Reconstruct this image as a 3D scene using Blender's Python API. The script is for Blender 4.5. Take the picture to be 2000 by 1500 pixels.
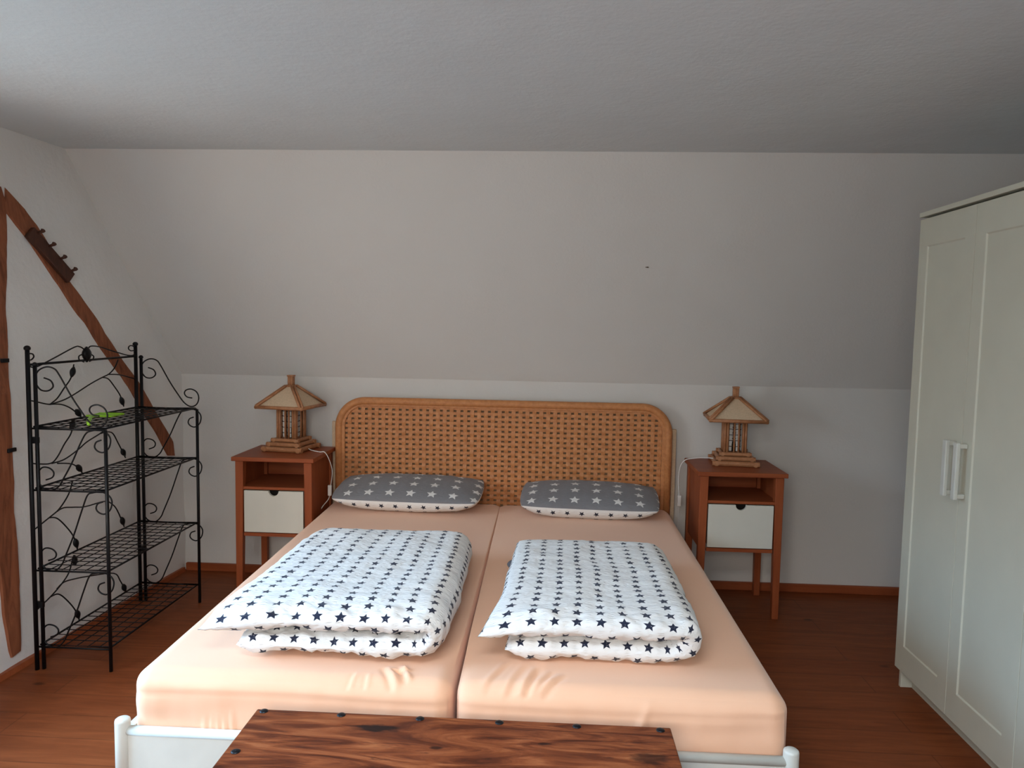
import bpy, bmesh, math, random
from mathutils import Vector, Matrix, noise
R = math.radians
PI = math.pi
scene = bpy.context.scene
for o in list(bpy.data.objects):
    bpy.data.objects.remove(o)
C = scene.collection

# ------------------------------------------------------------------ camera
CAM_POS = (0.27591, -4.10096, 1.43078)
PITCH, YAW, ROLL, FPX = 0.07648, -0.05248, 0.01804, 1451.323
def cam_axes():
    fw = Vector((math.sin(YAW)*math.cos(PITCH), math.cos(YAW)*math.cos(PITCH), -math.sin(PITCH)))
    rt = Vector((math.cos(YAW), -math.sin(YAW), 0))
    up = rt.cross(fw)
    c, s = math.cos(ROLL), math.sin(ROLL)
    return rt*c+up*s, up*c-rt*s, fw
rt, up, fw = cam_axes()
cd = bpy.data.cameras.new('camera')
cam = bpy.data.objects.new('camera', cd)
C.objects.link(cam)
cam.matrix_world = Matrix(((rt.x, up.x, -fw.x, CAM_POS[0]), (rt.y, up.y, -fw.y, CAM_POS[1]),
                           (rt.z, up.z, -fw.z, CAM_POS[2]), (0, 0, 0, 1)))
cd.sensor_width = 36.0
cd.lens = FPX*36/2000
cd.clip_start = 0.05
scene.camera = cam

# ------------------------------------------------------------------ light
scene.view_settings.view_transform = 'Standard'
scene.view_settings.look = 'None'
scene.view_settings.gamma = 1
scene.view_settings.use_curve_mapping = False
scene.view_settings.exposure = -0.38
SKY = 42.0
w = bpy.data.worlds.new('daylight')
scene.world = w
w.use_nodes = True
nt = w.node_tree
nt.nodes.clear()
wo = nt.nodes.new('ShaderNodeOutputWorld')
bg = nt.nodes.new('ShaderNodeBackground')
tc = nt.nodes.new('ShaderNodeTexCoord')
sp = nt.nodes.new('ShaderNodeSeparateXYZ')
rp = nt.nodes.new('ShaderNodeValToRGB')
mr = nt.nodes.new('ShaderNodeMapRange')
mr.inputs[1].default_value = -1
mr.inputs[2].default_value = 1
nt.links.new(tc.outputs['Generated'], sp.inputs[0])
nt.links.new(sp.outputs[2], mr.inputs[0])
nt.links.new(mr.outputs[0], rp.inputs[0])
e = rp.color_ramp.elements
def sky_ramp(r, stops):
    e = r.color_ramp.elements
    e[0].position, e[0].color = stops[0][0], (*stops[0][1], 1)
    e[1].position, e[1].color = stops[-1][0], (*stops[-1][1], 1)
    for p, c in stops[1:-1]:
        x = e.new(p); x.color = (*c, 1)
    nt.links.new(mr.outputs[0], r.inputs[0])
# gable side: shaded garden below, open blue sky above
sky_ramp(rp, [(0, (.09, .11, .12)), (.50, (.09, .11, .12)), (.56, (.12, .195, .27)), (.66, (.44, .74, 1.08)), (1, (.60, 1.02, 1.48))])
# rear side: sunlit warm surroundings
rp2 = nt.nodes.new('ShaderNodeValToRGB')
sky_ramp(rp2, [(0, (.22, .20, .175)), (.50, (.29, .27, .24)), (.56, (.36, .325, .28)), (1, (1.25, 1.12, .97))])
rear = nt.nodes.new('ShaderNodeMapRange')
rear.inputs[1].default_value = -.9; rear.inputs[2].default_value = -.3
rear.inputs[3].default_value = 1; rear.inputs[4].default_value = 0
nt.links.new(sp.outputs[1], rear.inputs[0])
wm_ = nt.nodes.new('ShaderNodeMix'); wm_.data_type = 'RGBA'
nt.links.new(rear.outputs[0], wm_.inputs[0]); nt.links.new(rp.outputs[0], wm_.inputs[6]); nt.links.new(rp2.outputs[0], wm_.inputs[7])
nt.links.new(wm_.outputs[2], bg.inputs[0])
bg.inputs[1].default_value = SKY
nt.links.new(bg.outputs[0], wo.inputs[0])

WIN1 = (-3.05, -1.85, 0.60, 1.82)     # in the left gable wall: y0, y1, z0, z1
WIN2 = (-0.80, 0.45, 1.15, 2.05)       # in the rear wall: x0, x1, z0, z1
SKYL = (-0.60, 0.48, -4.18, -3.42)     # unseen roof light, added for more light from above: x0, x1, y0, y1
def portal(name, loc, rot, sx, sy):
    l = bpy.data.lights.new(name, 'AREA')
    l.shape = 'RECTANGLE'; l.size = sx; l.size_y = sy
    l.cycles.is_portal = True
    o = bpy.data.objects.new(name, l)
    o.location = loc; o.rotation_euler = rot
    C.objects.link(o)
    return o
portal('window_portal', (-2.25, (WIN1[0]+WIN1[1])/2, (WIN1[2]+WIN1[3])/2), (0, R(-90), 0), WIN1[3]-WIN1[2]+.1, WIN1[1]-WIN1[0]+.1)
portal('window_portal', ((WIN2[0]+WIN2[1])/2, -4.76, (WIN2[2]+WIN2[3])/2), (R(90), 0, 0), WIN2[1]-WIN2[0]+.1, WIN2[3]-WIN2[2]+.1)
portal('window_portal', ((SKYL[0]+SKYL[1])/2, (SKYL[2]+SKYL[3])/2, 2.42), (0, 0, 0), SKYL[1]-SKYL[0]+.1, SKYL[3]-SKYL[2]+.1)

# ------------------------------------------------------------------ helpers
class MB:
    def __init__(s): s.v = []; s.f = []; s.uv = {}
    def quadbox(s, c, d, rot=None):
        """box: centre c, full size d"""
        b = len(s.v)
        for x in (-.5, .5):
            for y in (-.5, .5):
                for z in (-.5, .5):
                    p = Vector((x*d[0], y*d[1], z*d[2]))
                    if rot is not None: p = rot @ p
                    s.v.append(p+Vector(c))
        for q in ((0, 1, 3, 2), (4, 6, 7, 5), (0, 4, 5, 1), (2, 3, 7, 6), (0, 2, 6, 4), (1, 5, 7, 3)):
            s.f.append(tuple(b+i for i in q))
        return s
    def box(s, x0, x1, y0, y1, z0, z1):
        return s.quadbox(((x0+x1)/2, (y0+y1)/2, (z0+z1)/2), (x1-x0, y1-y0, z1-z0))
    def tube(s, pts, r, n=8, closed=False, cap=True):
        pts = [Vector(p) for p in pts]
        m = len(pts)
        rr = r if isinstance(r, (list, tuple)) else [r]*m
        prev = None; b = len(s.v)
        for i, p in enumerate(pts):
            if closed: t = pts[(i+1) % m]-pts[i-1]
            else: t = pts[min(i+1, m-1)]-pts[max(i-1, 0)]
            if t.length < 1e-9: t = Vector((0, 0, 1))
            t.normalize()
            if prev is None:
                a = Vector((0, 0, 1)) if abs(t.z) < .9 else Vector((1, 0, 0))
                nn = t.cross(a).normalized()
            else:
                nn = (prev-t*prev.dot(t))
                if nn.length < 1e-6: nn = t.orthogonal()
                nn.normalize()
            prev = nn; bn = t.cross(nn)
            for k in range(n):
                a = 2*PI*k/n
                s.v.append(p+(nn*math.cos(a)+bn*math.sin(a))*rr[i])
        seg = m if closed else m-1
        for i in range(seg):
            j = (i+1) % m
            for k in range(n):
                k2 = (k+1) % n
                s.f.append((b+i*n+k, b+i*n+k2, b+j*n+k2, b+j*n+k))
        if cap and not closed:
            s.f.append(tuple(b+k for k in range(n))[::-1])
            s.f.append(tuple(b+(m-1)*n+k for k in range(n)))
        return s
    def lathe(s, prof, c, n=20):
        b = len(s.v); m = len(prof)
        for r, z in prof:
            for k in range(n):
                a = 2*PI*k/n
                s.v.append(Vector((c[0]+r*math.cos(a), c[1]+r*math.sin(a), c[2]+z)))
        for i in range(m-1):
            for k in range(n):
                k2 = (k+1) % n
                s.f.append((b+i*n+k, b+i*n+k2, b+(i+1)*n+k2, b+(i+1)*n+k))
        s.f.append(tuple(b+k for k in range(n))[::-1])
        s.f.append(tuple(b+(m-1)*n+k for k in range(n)))
        return s
    def prism(s, poly, fa, fb):
        """poly: list of 2D points; fa, fb map a point to 3D for both faces"""
        b = len(s.v); m = len(poly)
        s.v += [Vector(fa(*p)) for p in poly]+[Vector(fb(*p)) for p in poly]
        s.f.append(tuple(b+i for i in range(m)))
        s.f.append(tuple(b+m+i for i in range(m))[::-1])
        for i in range(m):
            j = (i+1) % m
            s.f.append((b+i, b+m+i, b+m+j, b+j))
        return s
    def build(s, name, mat, parent=None, smooth=False, bevel=0, seg=2, fix=True):
        me = bpy.data.meshes.new(name)
        me.from_pydata([tuple(v) for v in s.v], [], s.f)
        if fix:
            bm = bmesh.new(); bm.from_mesh(me)
            bmesh.ops.recalc_face_normals(bm, faces=bm.faces[:])
            bm.to_mesh(me); bm.free()
        o = bpy.data.objects.new(name, me)
        C.objects.link(o)
        for mm in (mat if isinstance(mat, (list, tuple)) else [mat]):
            me.materials.append(mm)
        if smooth:
            for p in me.polygons: p.use_smooth = True
        if bevel:
            md = o.modifiers.new('bevel', 'BEVEL')
            md.width = bevel; md.segments = seg; md.limit_method = 'ANGLE'; md.angle_limit = R(40)
            md.harden_normals = False
        if parent is not None: o.parent = parent
        return o

def thing(name, label, cat, loc=(0, 0, 0), rotz=0, group=None):
    o = bpy.data.objects.new(name, None)
    o.empty_display_size = .1
    C.objects.link(o)
    o.location = loc; o.rotation_euler = (0, 0, rotz)
    o['label'] = label; o['category'] = cat
    if group: o['group'] = group
    return o
def tag(o, label, cat, group=None):
    o['label'] = label; o['category'] = cat
    if group: o['group'] = group
    return o
def structure(o, label=None):
    o['kind'] = 'structure'
    if label: o['label'] = label
    return o
def kids(o): return [c for c in bpy.data.objects if c.parent == o]
def copy_tree(o, parent=None):
    c = o.copy(); C.objects.link(c)
    if parent is not None: c.parent = parent
    for ch in kids(o): copy_tree(ch, c)
    return c
def smooth_path(pts, k=5):
    P = [Vector(p) for p in pts]; out = []
    for i in range(len(P)-1):
        p0 = P[max(i-1, 0)]; p1 = P[i]; p2 = P[i+1]; p3 = P[min(i+2, len(P)-1)]
        for j in range(k):
            t = j/k
            out.append(.5*((2*p1)+(p2-p0)*t+(2*p0-5*p1+4*p2-p3)*t*t+(3*p1-p0-3*p2+p3)*t**3))
    out.append(P[-1]); return out

# ------------------------------------------------------------------ materials
def new_mat(name):
    m = bpy.data.materials.new(name); m.use_nodes = True
    n = m.node_tree
    return m, n, n.nodes['Principled BSDF']
def N(n, t, **kw):
    x = n.nodes.new(t)
    for k, v in kw.items(): setattr(x, k, v)
    return x
def math_node(n, op, a, b=None, c=None):
    x = n.nodes.new('ShaderNodeMath'); x.operation = op
    for i, v in enumerate((a, b, c)):
        if v is None: continue
        if isinstance(v, (int, float)): x.inputs[i].default_value = v
        else: n.links.new(v, x.inputs[i])
    return x.outputs[0]
def mixc(n, fac, a, b, mode='MIX'):
    x = n.nodes.new('ShaderNodeMix'); x.data_type = 'RGBA'; x.blend_type = mode
    for s_, v in ((0, fac), (6, a), (7, b)):
        if isinstance(v, (int, float)): x.inputs[s_].default_value = v
        elif isinstance(v, tuple): x.inputs[s_].default_value = (*v, 1)
        else: n.links.new(v, x.inputs[s_])
    return x.outputs[2]
def mapping(n, scale, coord='Object', rot=(0, 0, 0)):
    t = N(n, 'ShaderNodeTexCoord'); mp = N(n, 'ShaderNodeMapping')
    mp.inputs['Scale'].default_value = scale; mp.inputs['Rotation'].default_value = rot
    n.links.new(t.outputs[coord], mp.inputs[0])
    return mp.outputs[0]
def tex_noise(n, vec, scale, detail=4, rough=.5, dist=0):
    x = N(n, 'ShaderNodeTexNoise')
    x.inputs['Scale'].default_value = scale; x.inputs['Detail'].default_value = detail
    x.inputs['Roughness'].default_value = rough; x.inputs['Distortion'].default_value = dist
    n.links.new(vec, x.inputs['Vector'])
    return x.outputs[0]
def ramp(n, fac, stops):
    x = N(n, 'ShaderNodeValToRGB'); e = x.color_ramp.elements
    e[0].position = stops[0][0]; e[0].color = (*stops[0][1], 1)
    e[1].position = stops[-1][0]; e[1].color = (*stops[-1][1], 1)
    for p, c in stops[1:-1]:
        q = e.new(p); q.color = (*c, 1)
    n.links.new(fac, x.inputs[0])
    return x.outputs[0]
def bump(n, b, h, strength, dist=.002):
    x = N(n, 'ShaderNodeBump'); x.inputs['Strength'].default_value = strength; x.inputs['Distance'].default_value = dist
    n.links.new(h, x.inputs['Height']); n.links.new(x.outputs[0], b.inputs['Normal'])
def plain(name, col, rough=.5, spec=.5, metal=0, var=.06, scale=8):
    m, n, b = new_mat(name)
    v = mapping(n, (1, 1, 1))
    f = tex_noise(n, v, scale, 3)
    c = ramp(n, f, [(.3, tuple(x*(1-var) for x in col)), (.7, tuple(min(1, x*(1+var)) for x in col))])
    n.links.new(c, b.inputs['Base Color'])
    b.inputs['Roughness'].default_value = rough; b.inputs['Specular IOR Level'].default_value = spec
    b.inputs['Metallic'].default_value = metal
    return m
def plaster(name, col, fine=90, st=.35):
    m, n, b = new_mat(name)
    v = mapping(n, (1, 1, 1))
    f = tex_noise(n, v, 2.2, 4)
    c = ramp(n, f, [(.3, tuple(x*.965 for x in col)), (.7, col)])
    n.links.new(c, b.inputs['Base Color'])
    b.inputs['Roughness'].default_value = .92; b.inputs['Specular IOR Level'].default_value = .2
    h = tex_noise(n, v, fine, 5, .6)
    h2 = tex_noise(n, v, 7, 3, .5)
    hh = math_node(n, 'ADD', h, math_node(n, 'MULTIPLY', h2, 3.0))
    bump(n, b, hh, st, .003)
    return m
def wood(name, stops, stretch, scale=3.0, rough=.45, spec=.4, dist=1.5, bst=.15, knots=0):
    m, n, b = new_mat(name)
    v = mapping(n, stretch)
    f = tex_noise(n, v, scale, 7, .6, dist)
    c = ramp(n, f, stops)
    if knots:
        vo = N(n, 'ShaderNodeTexVoronoi'); vo.inputs['Scale'].default_value = knots
        n.links.new(mapping(n, tuple(max(q*.55, .6) if q > 1 else q*1.3 for q in stretch)), vo.inputs['Vector'])
        k = ramp(n, vo.outputs['Distance'], [(.03, (1, 1, 1)), (.10, (0, 0, 0))])
        c = mixc(n, math_node(n, 'MULTIPLY', k, .75), c, tuple(x*.35 for x in stops[0][1]))
    n.links.new(c, b.inputs['Base Color'])
    b.inputs['Roughness'].default_value = rough; b.inputs['Specular IOR Level'].default_value = spec
    bump(n, b, f, bst, .002)
    return m

M = {}
M['wall'] = plaster('wall_plaster', (.70, .672, .635))
M['ceiling'] = plaster('ceiling_plaster', (.71, .75, .755), 55, .5)
M['limewash'] = plaster('gable_limewash', (.80, .78, .745), 40, .7)
M['ns_x'] = wood('oiled_alder_across', [(.3, (.25, .057, .019)), (.7, (.345, .09, .031))], (1, 12, 12), 2.5, .45, .2, .6, .05)
M['ns_z'] = wood('oiled_alder_upright', [(.3, (.25, .057, .019)), (.7, (.345, .09, .031))], (12, 12, 1), 2.5, .45, .2, .6, .05)
M['timber'] = wood('old_beam_timber', [(.25, (.13, .04, .018)), (.5, (.26, .085, .038)), (.75, (.36, .125, .055))], (9, 9, 1.2), 3, .7, .25, 1.5, .5)
M['timber_dark'] = wood('dark_peg_wood', [(.3, (.045, .018, .011)), (.7, (.09, .032, .018))], (8, 8, 2), 3, .6, .3)
M['rattan'] = wood('rattan_cane', [(.3, (.46, .175, .06)), (.7, (.62, .26, .095))], (4, 4, 4), 12, .5, .4, .2, .1)
M['lamp_cane'] = wood('lamp_cane', [(.3, (.32, .13, .055)), (.7, (.46, .21, .095))], (3, 3, 3), 14, .45, .4, .2, .1)
M['hole_shade'] = plain('weave_hole_shade', (.30, .19, .11), .8, .1, 0, .15, 60)  # shade in the weave holes, put into the colour
M['iron'] = plain('black_wrought_iron', (.005, .005, .006), .38, .22)
M['white_metal'] = plain('cream_white_metal', (.62, .62, .56), .35, .5)
M['wardrobe'] = plain('white_foil', (.60, .58, .47), .42, .4, 0, .02)
M['drawer'] = plain('white_drawer_paint', (.66, .64, .56), .4, .4, 0, .02)
M['dark'] = plain('socket_and_notch_shade', (.012, .01, .009), .8, .1)  # black of the lamp socket, also shade painted behind the drawer notch
M['iron_nail'] = plain('blackened_nail', (.012, .013, .016), .45, .5, .6, .3, 200)
M['plastic_white'] = plain('white_plastic', (.75, .73, .70), .35)
M['lime'] = plain('lime_plastic', (.30, .62, .03), .35)
M['paper'] = plain('shade_fabric', (.62, .46, .31), .85, .1, 0, .08, 120)
M['paper_white'] = plain('white_shade_tube', (.70, .68, .64), .8, .1)
M['spot'] = plain('brown_speck', (.12, .08, .05), .8)

def mat_floor():
    m, n, b = new_mat('pine_floorboards')
    v = mapping(n, (1, 1, 1))
    br = N(n, 'ShaderNodeTexBrick')
    br.inputs['Scale'].default_value = 1
    br.inputs['Brick Width'].default_value = 3.2; br.inputs['Row Height'].default_value = .145
    br.inputs['Mortar Size'].default_value = .0022; br.inputs['Mortar Smooth'].default_value = .1
    br.inputs['Color1'].default_value = (.0, .0, .0, 1); br.inputs['Color2'].default_value = (1, 1, 1, 1)
    n.links.new(v, br.inputs['Vector'])
    f = tex_noise(n, mapping(n, (1.0, 9, 1)), 3.0, 6, .6, 1.2)
    c = ramp(n, f, [(.28, (.145, .033, .010)), (.5, (.195, .048, .015)), (.75, (.265, .072, .023))])
    tone = mixc(n, .16, c, mixc(n, br.outputs['Color'], (.20, .055, .02), (.33, .11, .04)))
    vo = N(n, 'ShaderNodeTexVoronoi'); vo.inputs['Scale'].default_value = 3.4
    n.links.new(mapping(n, (.8, 1.5, 1)), vo.inputs['Vector'])
    k = ramp(n, vo.outputs['Distance'], [(.035, (1, 1, 1)), (.085, (0, 0, 0))])
    tone = mixc(n, math_node(n, 'MULTIPLY', k, .8), tone, (.06, .018, .008))
    fin = mixc(n, math_node(n, 'MULTIPLY', br.outputs['Fac'], .4), tone, (.07, .022, .01))
    n.links.new(fin, b.inputs['Base Color'])
    b.inputs['Roughness'].default_value = .45; b.inputs['Specular IOR Level'].default_value = .12
    bump(n, b, br.outputs['Fac'], .3, -.002)
    return m
M['floor'] = mat_floor()

def mat_acacia():
    m, n, b = new_mat('rustic_acacia')
    v = mapping(n, (1.1, 7, 7))
    f = tex_noise(n, v, 2.6, 9, .62, 2.2)
    c = ramp(n, f, [(.28, (.028, .008, .005)), (.42, (.11, .026, .010)), (.56, (.22, .058, .020)), (.76, (.40, .135, .05))])
    t = N(n, 'ShaderNodeTexCoord')
    s1 = tex_noise(n, mapping(n, (2, 26, 26)), 3.0, 4, .7, .6)
    st = ramp(n, s1, [(.60, (0, 0, 0)), (.68, (1, 1, 1))])
    c = mixc(n, math_node(n, 'MULTIPLY', st, .7), c, (.05, .016, .010))
    # two knots
    for kx, ky, rx, ry, dk in ((-.137, -2.325, .072, .021, .95), (.53, -2.40, .05, .03, .7), (.02, -2.40, .018, .008, .8), (.28, -2.36, .02, .007, .7)):
        s = N(n, 'ShaderNodeSeparateXYZ'); n.links.new(t.outputs['Object'], s.inputs[0])
        nx = math_node(n, 'DIVIDE', math_node(n, 'SUBTRACT', s.outputs[0], kx), rx)
        ny = math_node(n, 'DIVIDE', math_node(n, 'SUBTRACT', s.outputs[1], ky), ry)
        d = math_node(n, 'SQRT', math_node(n, 'ADD', math_node(n, 'MULTIPLY', nx, nx), math_node(n, 'MULTIPLY', ny, ny)))
        w_ = tex_noise(n, mapping(n, (1, 2, 1)), 30, 4)
        d = math_node(n, 'ADD', d, math_node(n, 'MULTIPLY', math_node(n, 'SUBTRACT', w_, .5), 1.3))
        k = ramp(n, d, [(.45, (1, 1, 1)), (.95, (.35, .35, .35)), (1.6, (0, 0, 0))] if False else [(.50, (1, 1, 1)), (1.15, (0, 0, 0))])
        c = mixc(n, math_node(n, 'MULTIPLY', k, dk), c, (.014, .007, .006))
    n.links.new(c, b.inputs['Base Color'])
    b.inputs['Roughness'].default_value = .45; b.inputs['Specular IOR Level'].default_value = .10
    bump(n, b, f, .3, .003)
    return m
M['acacia'] = mat_acacia()

def mat_star(name, base, star, pu, pv, rad, ou=0, ov=0, puff=.7):
    m, n, b = new_mat(name)
    t = N(n, 'ShaderNodeUVMap'); s = N(n, 'ShaderNodeSeparateXYZ')
    n.links.new(t.outputs[0], s.inputs[0])
    u0 = math_node(n, 'ADD', s.outputs[0], ou); v0 = math_node(n, 'ADD', s.outputs[1], ov)
    def cell(x, p):
        return math_node(n, 'MULTIPLY', math_node(n, 'SUBTRACT', math_node(n, 'FRACT', math_node(n, 'DIVIDE', x, p)), .5), p)
    x = cell(u0, pu); y = cell(v0, pv)
    cu = math_node(n, 'FLOOR', math_node(n, 'DIVIDE', u0, pu)); cv = math_node(n, 'FLOOR', math_node(n, 'DIVIDE', v0, pv))
    cmb = N(n, 'ShaderNodeCombineXYZ'); n.links.new(cu, cmb.inputs[0]); n.links.new(cv, cmb.inputs[1])
    wn = N(n, 'ShaderNodeTexWhiteNoise', noise_dimensions='2D'); n.links.new(cmb.outputs[0], wn.inputs[0])
    jit = math_node(n, 'MULTIPLY', math_node(n, 'SUBTRACT', wn.outputs[0], .5), .35)
    ang = math_node(n, 'ADD', math_node(n, 'ADD', math_node(n, 'ARCTAN2', x, y), 4*PI), jit)
    fold = math_node(n, 'PINGPONG', ang, PI/5)
    r = math_node(n, 'SQRT', math_node(n, 'ADD', math_node(n, 'MULTIPLY', x, x), math_node(n, 'MULTIPLY', y, y)))
    qx = math_node(n, 'MULTIPLY', r, math_node(n, 'COSINE', fold)); qy = math_node(n, 'MULTIPLY', r, math_node(n, 'SINE', fold))
    ri = rad*.46
    bx, by = ri*math.cos(PI/5), ri*math.sin(PI/5)
    cr = math_node(n, 'SUBTRACT', math_node(n, 'MULTIPLY', qy, bx-rad), math_node(n, 'MULTIPLY', math_node(n, 'SUBTRACT', qx, rad), by))
    ins = math_node(n, 'GREATER_THAN', cr, 0)
    wear = tex_noise(n, t.outputs[0], 160, 3, .6)
    wr = ramp(n, wear, [(.62, (1, 1, 1)), (.70, (.45, .45, .45))])
    fac = math_node(n, 'MULTIPLY', ins, wr)
    n.links.new(mixc(n, fac, base, star), b.inputs['Base Color'])
    b.inputs['Roughness'].default_value = .88; b.inputs['Specular IOR Level'].default_value = .15
    b.inputs['Sheen Weight'].default_value = .15
    mp = N(n, 'ShaderNodeMapping'); mp.inputs['Scale'].default_value = (26, 95, 1)
    n.links.new(t.outputs[0], mp.inputs[0])
    h = tex_noise(n, mp.outputs[0], 1.0, 3, .55, .6)
    band = math_node(n, 'ADD', .45, math_node(n, 'MULTIPLY', .55, math_node(n, 'COSINE', math_node(n, 'MULTIPLY', u0, 2*PI/pu*2))))
    bump(n, b, math_node(n, 'MULTIPLY', math_node(n, 'SUBTRACT', h, .5), band), puff, .012)
    return m
M['duvet'] = mat_star('white_seersucker_dark_stars', (.80, .80, .79), (.018, .022, .045), .0625, .047, .0165)
M['duvet_grey'] = plain('grey_seersucker', (.16, .17, .20), .9, .1)
M['pillow_top'] = mat_star('grey_seersucker_white_stars', (.20, .20, .215), (.74, .73, .72), .112, .098, .029, 0.02, .01)
M['pillow_side'] = mat_star('pillow_white_dark_stars', (.80, .79, .77), (.02, .022, .04), .074, .055, .0165, 0, .0)

def mat_sheet():
    m, n, b = new_mat('peach_jersey_sheet')
    v = mapping(n, (1, 1, 1))
    f = tex_noise(n, v, 1.6, 3)
    c = ramp(n, f, [(.3, (.82, .475, .305)), (.7, (.85, .505, .33))])
    n.links.new(c, b.inputs['Base Color'])
    b.inputs['Roughness'].default_value = .8; b.inputs['Specular IOR Level'].default_value = .2
    b.inputs['Sheen Weight'].default_value = .25
    h = tex_noise(n, mapping(n, (1, 1, 1)), 9, 3, .5, .8)
    bump(n, b, h, .12, .008)
    return m
M['sheet'] = mat_sheet()
def mat_pane():
    m = bpy.data.materials.new('window_pane'); m.use_nodes = True
    n = m.node_tree; n.nodes.clear()
    o = N(n, 'ShaderNodeOutputMaterial'); mx = N(n, 'ShaderNodeMixShader')
    t = N(n, 'ShaderNodeBsdfTransparent'); g = N(n, 'ShaderNodeBsdfGlossy'); g.inputs['Roughness'].default_value = .02
    mx.inputs[0].default_value = .06
    n.links.new(t.outputs[0], mx.inputs[1]); n.links.new(g.outputs[0], mx.inputs[2]); n.links.new(mx.outputs[0], o.inputs[0])
    return m
M['pane'] = mat_pane()

SIDE_TOP = [(-1.741,1.196),(-1.713,1.185),(-1.704,1.162),(-1.725,1.145),(-1.754,1.147),(-1.774,1.172),(-1.776,1.2),(-1.761,1.226),(-1.729,1.24),(-1.697,1.233),(-1.677,1.208),(-1.633,1.13),(-1.593,1.069),(-1.559,1.024),(-1.525,1.005),(-1.496,1.017),(-1.484,1.049),(-1.495,1.079),(-1.523,1.093),(-1.549,1.087),(-1.557,1.07),(-1.544,1.053),(-1.518,1.048)]
SIDE_BAY = [(-1.508,0.954),(-1.529,0.945),(-1.536,0.925),(-1.523,0.909),(-1.5,0.905),(-1.477,0.924),(-1.47,0.958),(-1.485,0.983),(-1.513,0.994),(-1.548,0.99),(-1.571,0.978),(-1.595,0.938),(-1.631,0.863),(-1.668,0.799),(-1.686,0.77),(-1.715,0.752),(-1.75,0.757),(-1.773,0.785),(-1.773,0.819),(-1.754,0.843),(-1.725,0.841),(-1.708,0.824),(-1.714,0.804),(-1.741,0.793)]
VINES = [[(-1.267,1.267),(-1.248,1.266),(-1.232,1.277),(-1.237,1.288),(-1.253,1.291),(-1.268,1.285),(-1.271,1.267),(-1.268,1.249),(-1.246,1.237),(-1.207,1.239),(-1.103,1.27),(-0.977,1.309),(-0.938,1.31),(-0.907,1.297)],[(-0.883,1.296),(-0.866,1.31),(-0.825,1.31),(-0.774,1.302),(-0.705,1.286),(-0.641,1.273),(-0.575,1.26),(-0.522,1.258),(-0.506,1.274),(-0.516,1.28),(-0.545,1.281),(-0.563,1.292),(-0.554,1.304),(-0.53,1.305),(-0.517,1.299)],[(-0.912,1.274),(-0.928,1.275),(-0.947,1.268),(-0.944,1.253),(-0.913,1.242)],[(-0.872,1.273),(-0.859,1.273),(-0.842,1.264),(-0.848,1.252),(-0.873,1.243)],[(-1.268,1.106),(-1.233,1.098),(-1.153,1.078),(-1.118,1.079),(-1.023,1.094),(-0.865,1.143),(-0.78,1.165),(-0.727,1.178),(-0.681,1.205),(-0.652,1.241)],[(-1.139,1.079),(-1.096,1.099),(-1.051,1.138),(-1.005,1.178),(-0.983,1.235)],[(-1.153,1.078),(-1.083,1.071),(-1.033,1.056),(-0.988,1.032),(-0.935,0.993)],[(-0.78,1.165),(-0.736,1.155),(-0.693,1.12),(-0.64,1.066),(-0.614,1.012)],[(-0.736,1.176),(-0.636,1.167),(-0.511,1.139)],[(-1.276,0.856),(-1.224,0.842),(-1.15,0.831),(-1.107,0.851),(-1.061,0.897),(-1.015,0.937),(-0.99,0.99)],[(-1.143,0.829),(-1.064,0.832),(-0.972,0.858),(-0.908,0.883),(-0.816,0.905),(-0.7,0.937)],[(-1.108,0.823),(-1.036,0.809),(-0.991,0.791),(-0.938,0.743)],[(-0.807,0.907),(-0.72,0.9),(-0.667,0.84),(-0.609,0.759)],[(-1.272,0.577),(-1.17,0.606),(-1.104,0.628),(-1.042,0.676),(-1.014,0.727)],[(-1.17,0.606),(-1.122,0.591),(-1.065,0.54),(-1.016,0.48),(-0.992,0.415)],[(-1.129,0.618),(-1.079,0.625),(-1.01,0.611),(-0.929,0.594),(-0.785,0.584),(-0.724,0.554),(-0.684,0.512),(-0.633,0.422)],[(-1.271,0.244),(-1.177,0.271),(-1.11,0.298),(-1.057,0.331),(-1.029,0.38)],[(-1.177,0.271),(-1.128,0.265),(-1.079,0.224),(-1.021,0.155),(-0.992,0.094)],[(-1.135,0.29),(-1.092,0.303),(-1.024,0.294),(-0.905,0.268),(-0.727,0.22),(-0.675,0.164),(-0.629,0.092)]]
LEAVES = [((-0.984,1.221),(-1.001,1.183)),((-0.977,1.035),(-0.947,1.005)),((-0.637,1.058),(-0.618,1.02)),((-0.998,0.986),(-1.01,0.958)),((-0.983,0.792),(-0.949,0.758)),((-0.64,0.806),(-0.613,0.771)),((-1.007,0.466),(-0.996,0.43)),((-0.653,0.473),(-0.638,0.433)),((-1.015,0.387),(-1.012,0.363)),((-1.012,0.149),(-0.996,0.107)),((-0.655,0.14),(-0.634,0.1))]
BRACE_UP = [(-1.064, 1.974), (-0.981, 1.907), (-0.922, 1.84), (-0.879, 1.765), (-0.789, 1.613), (-0.732, 1.541), (-0.646, 1.431), (-0.613, 1.368), (-0.538, 1.269), (-0.45, 1.145), (-0.344, 1.033), (-0.213, 0.885), (-0.107, 0.765), (-0.094, 0.68)]
BRACE_LO = [(-1.091, 1.873), (-1.015, 1.782), (-0.86, 1.574), (-0.784, 1.457), (-0.741, 1.416), (-0.678, 1.315), (-0.594, 1.204), (-0.494, 1.086), (-0.378, 0.943), (-0.249, 0.817), (-0.155, 0.69)]
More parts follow.
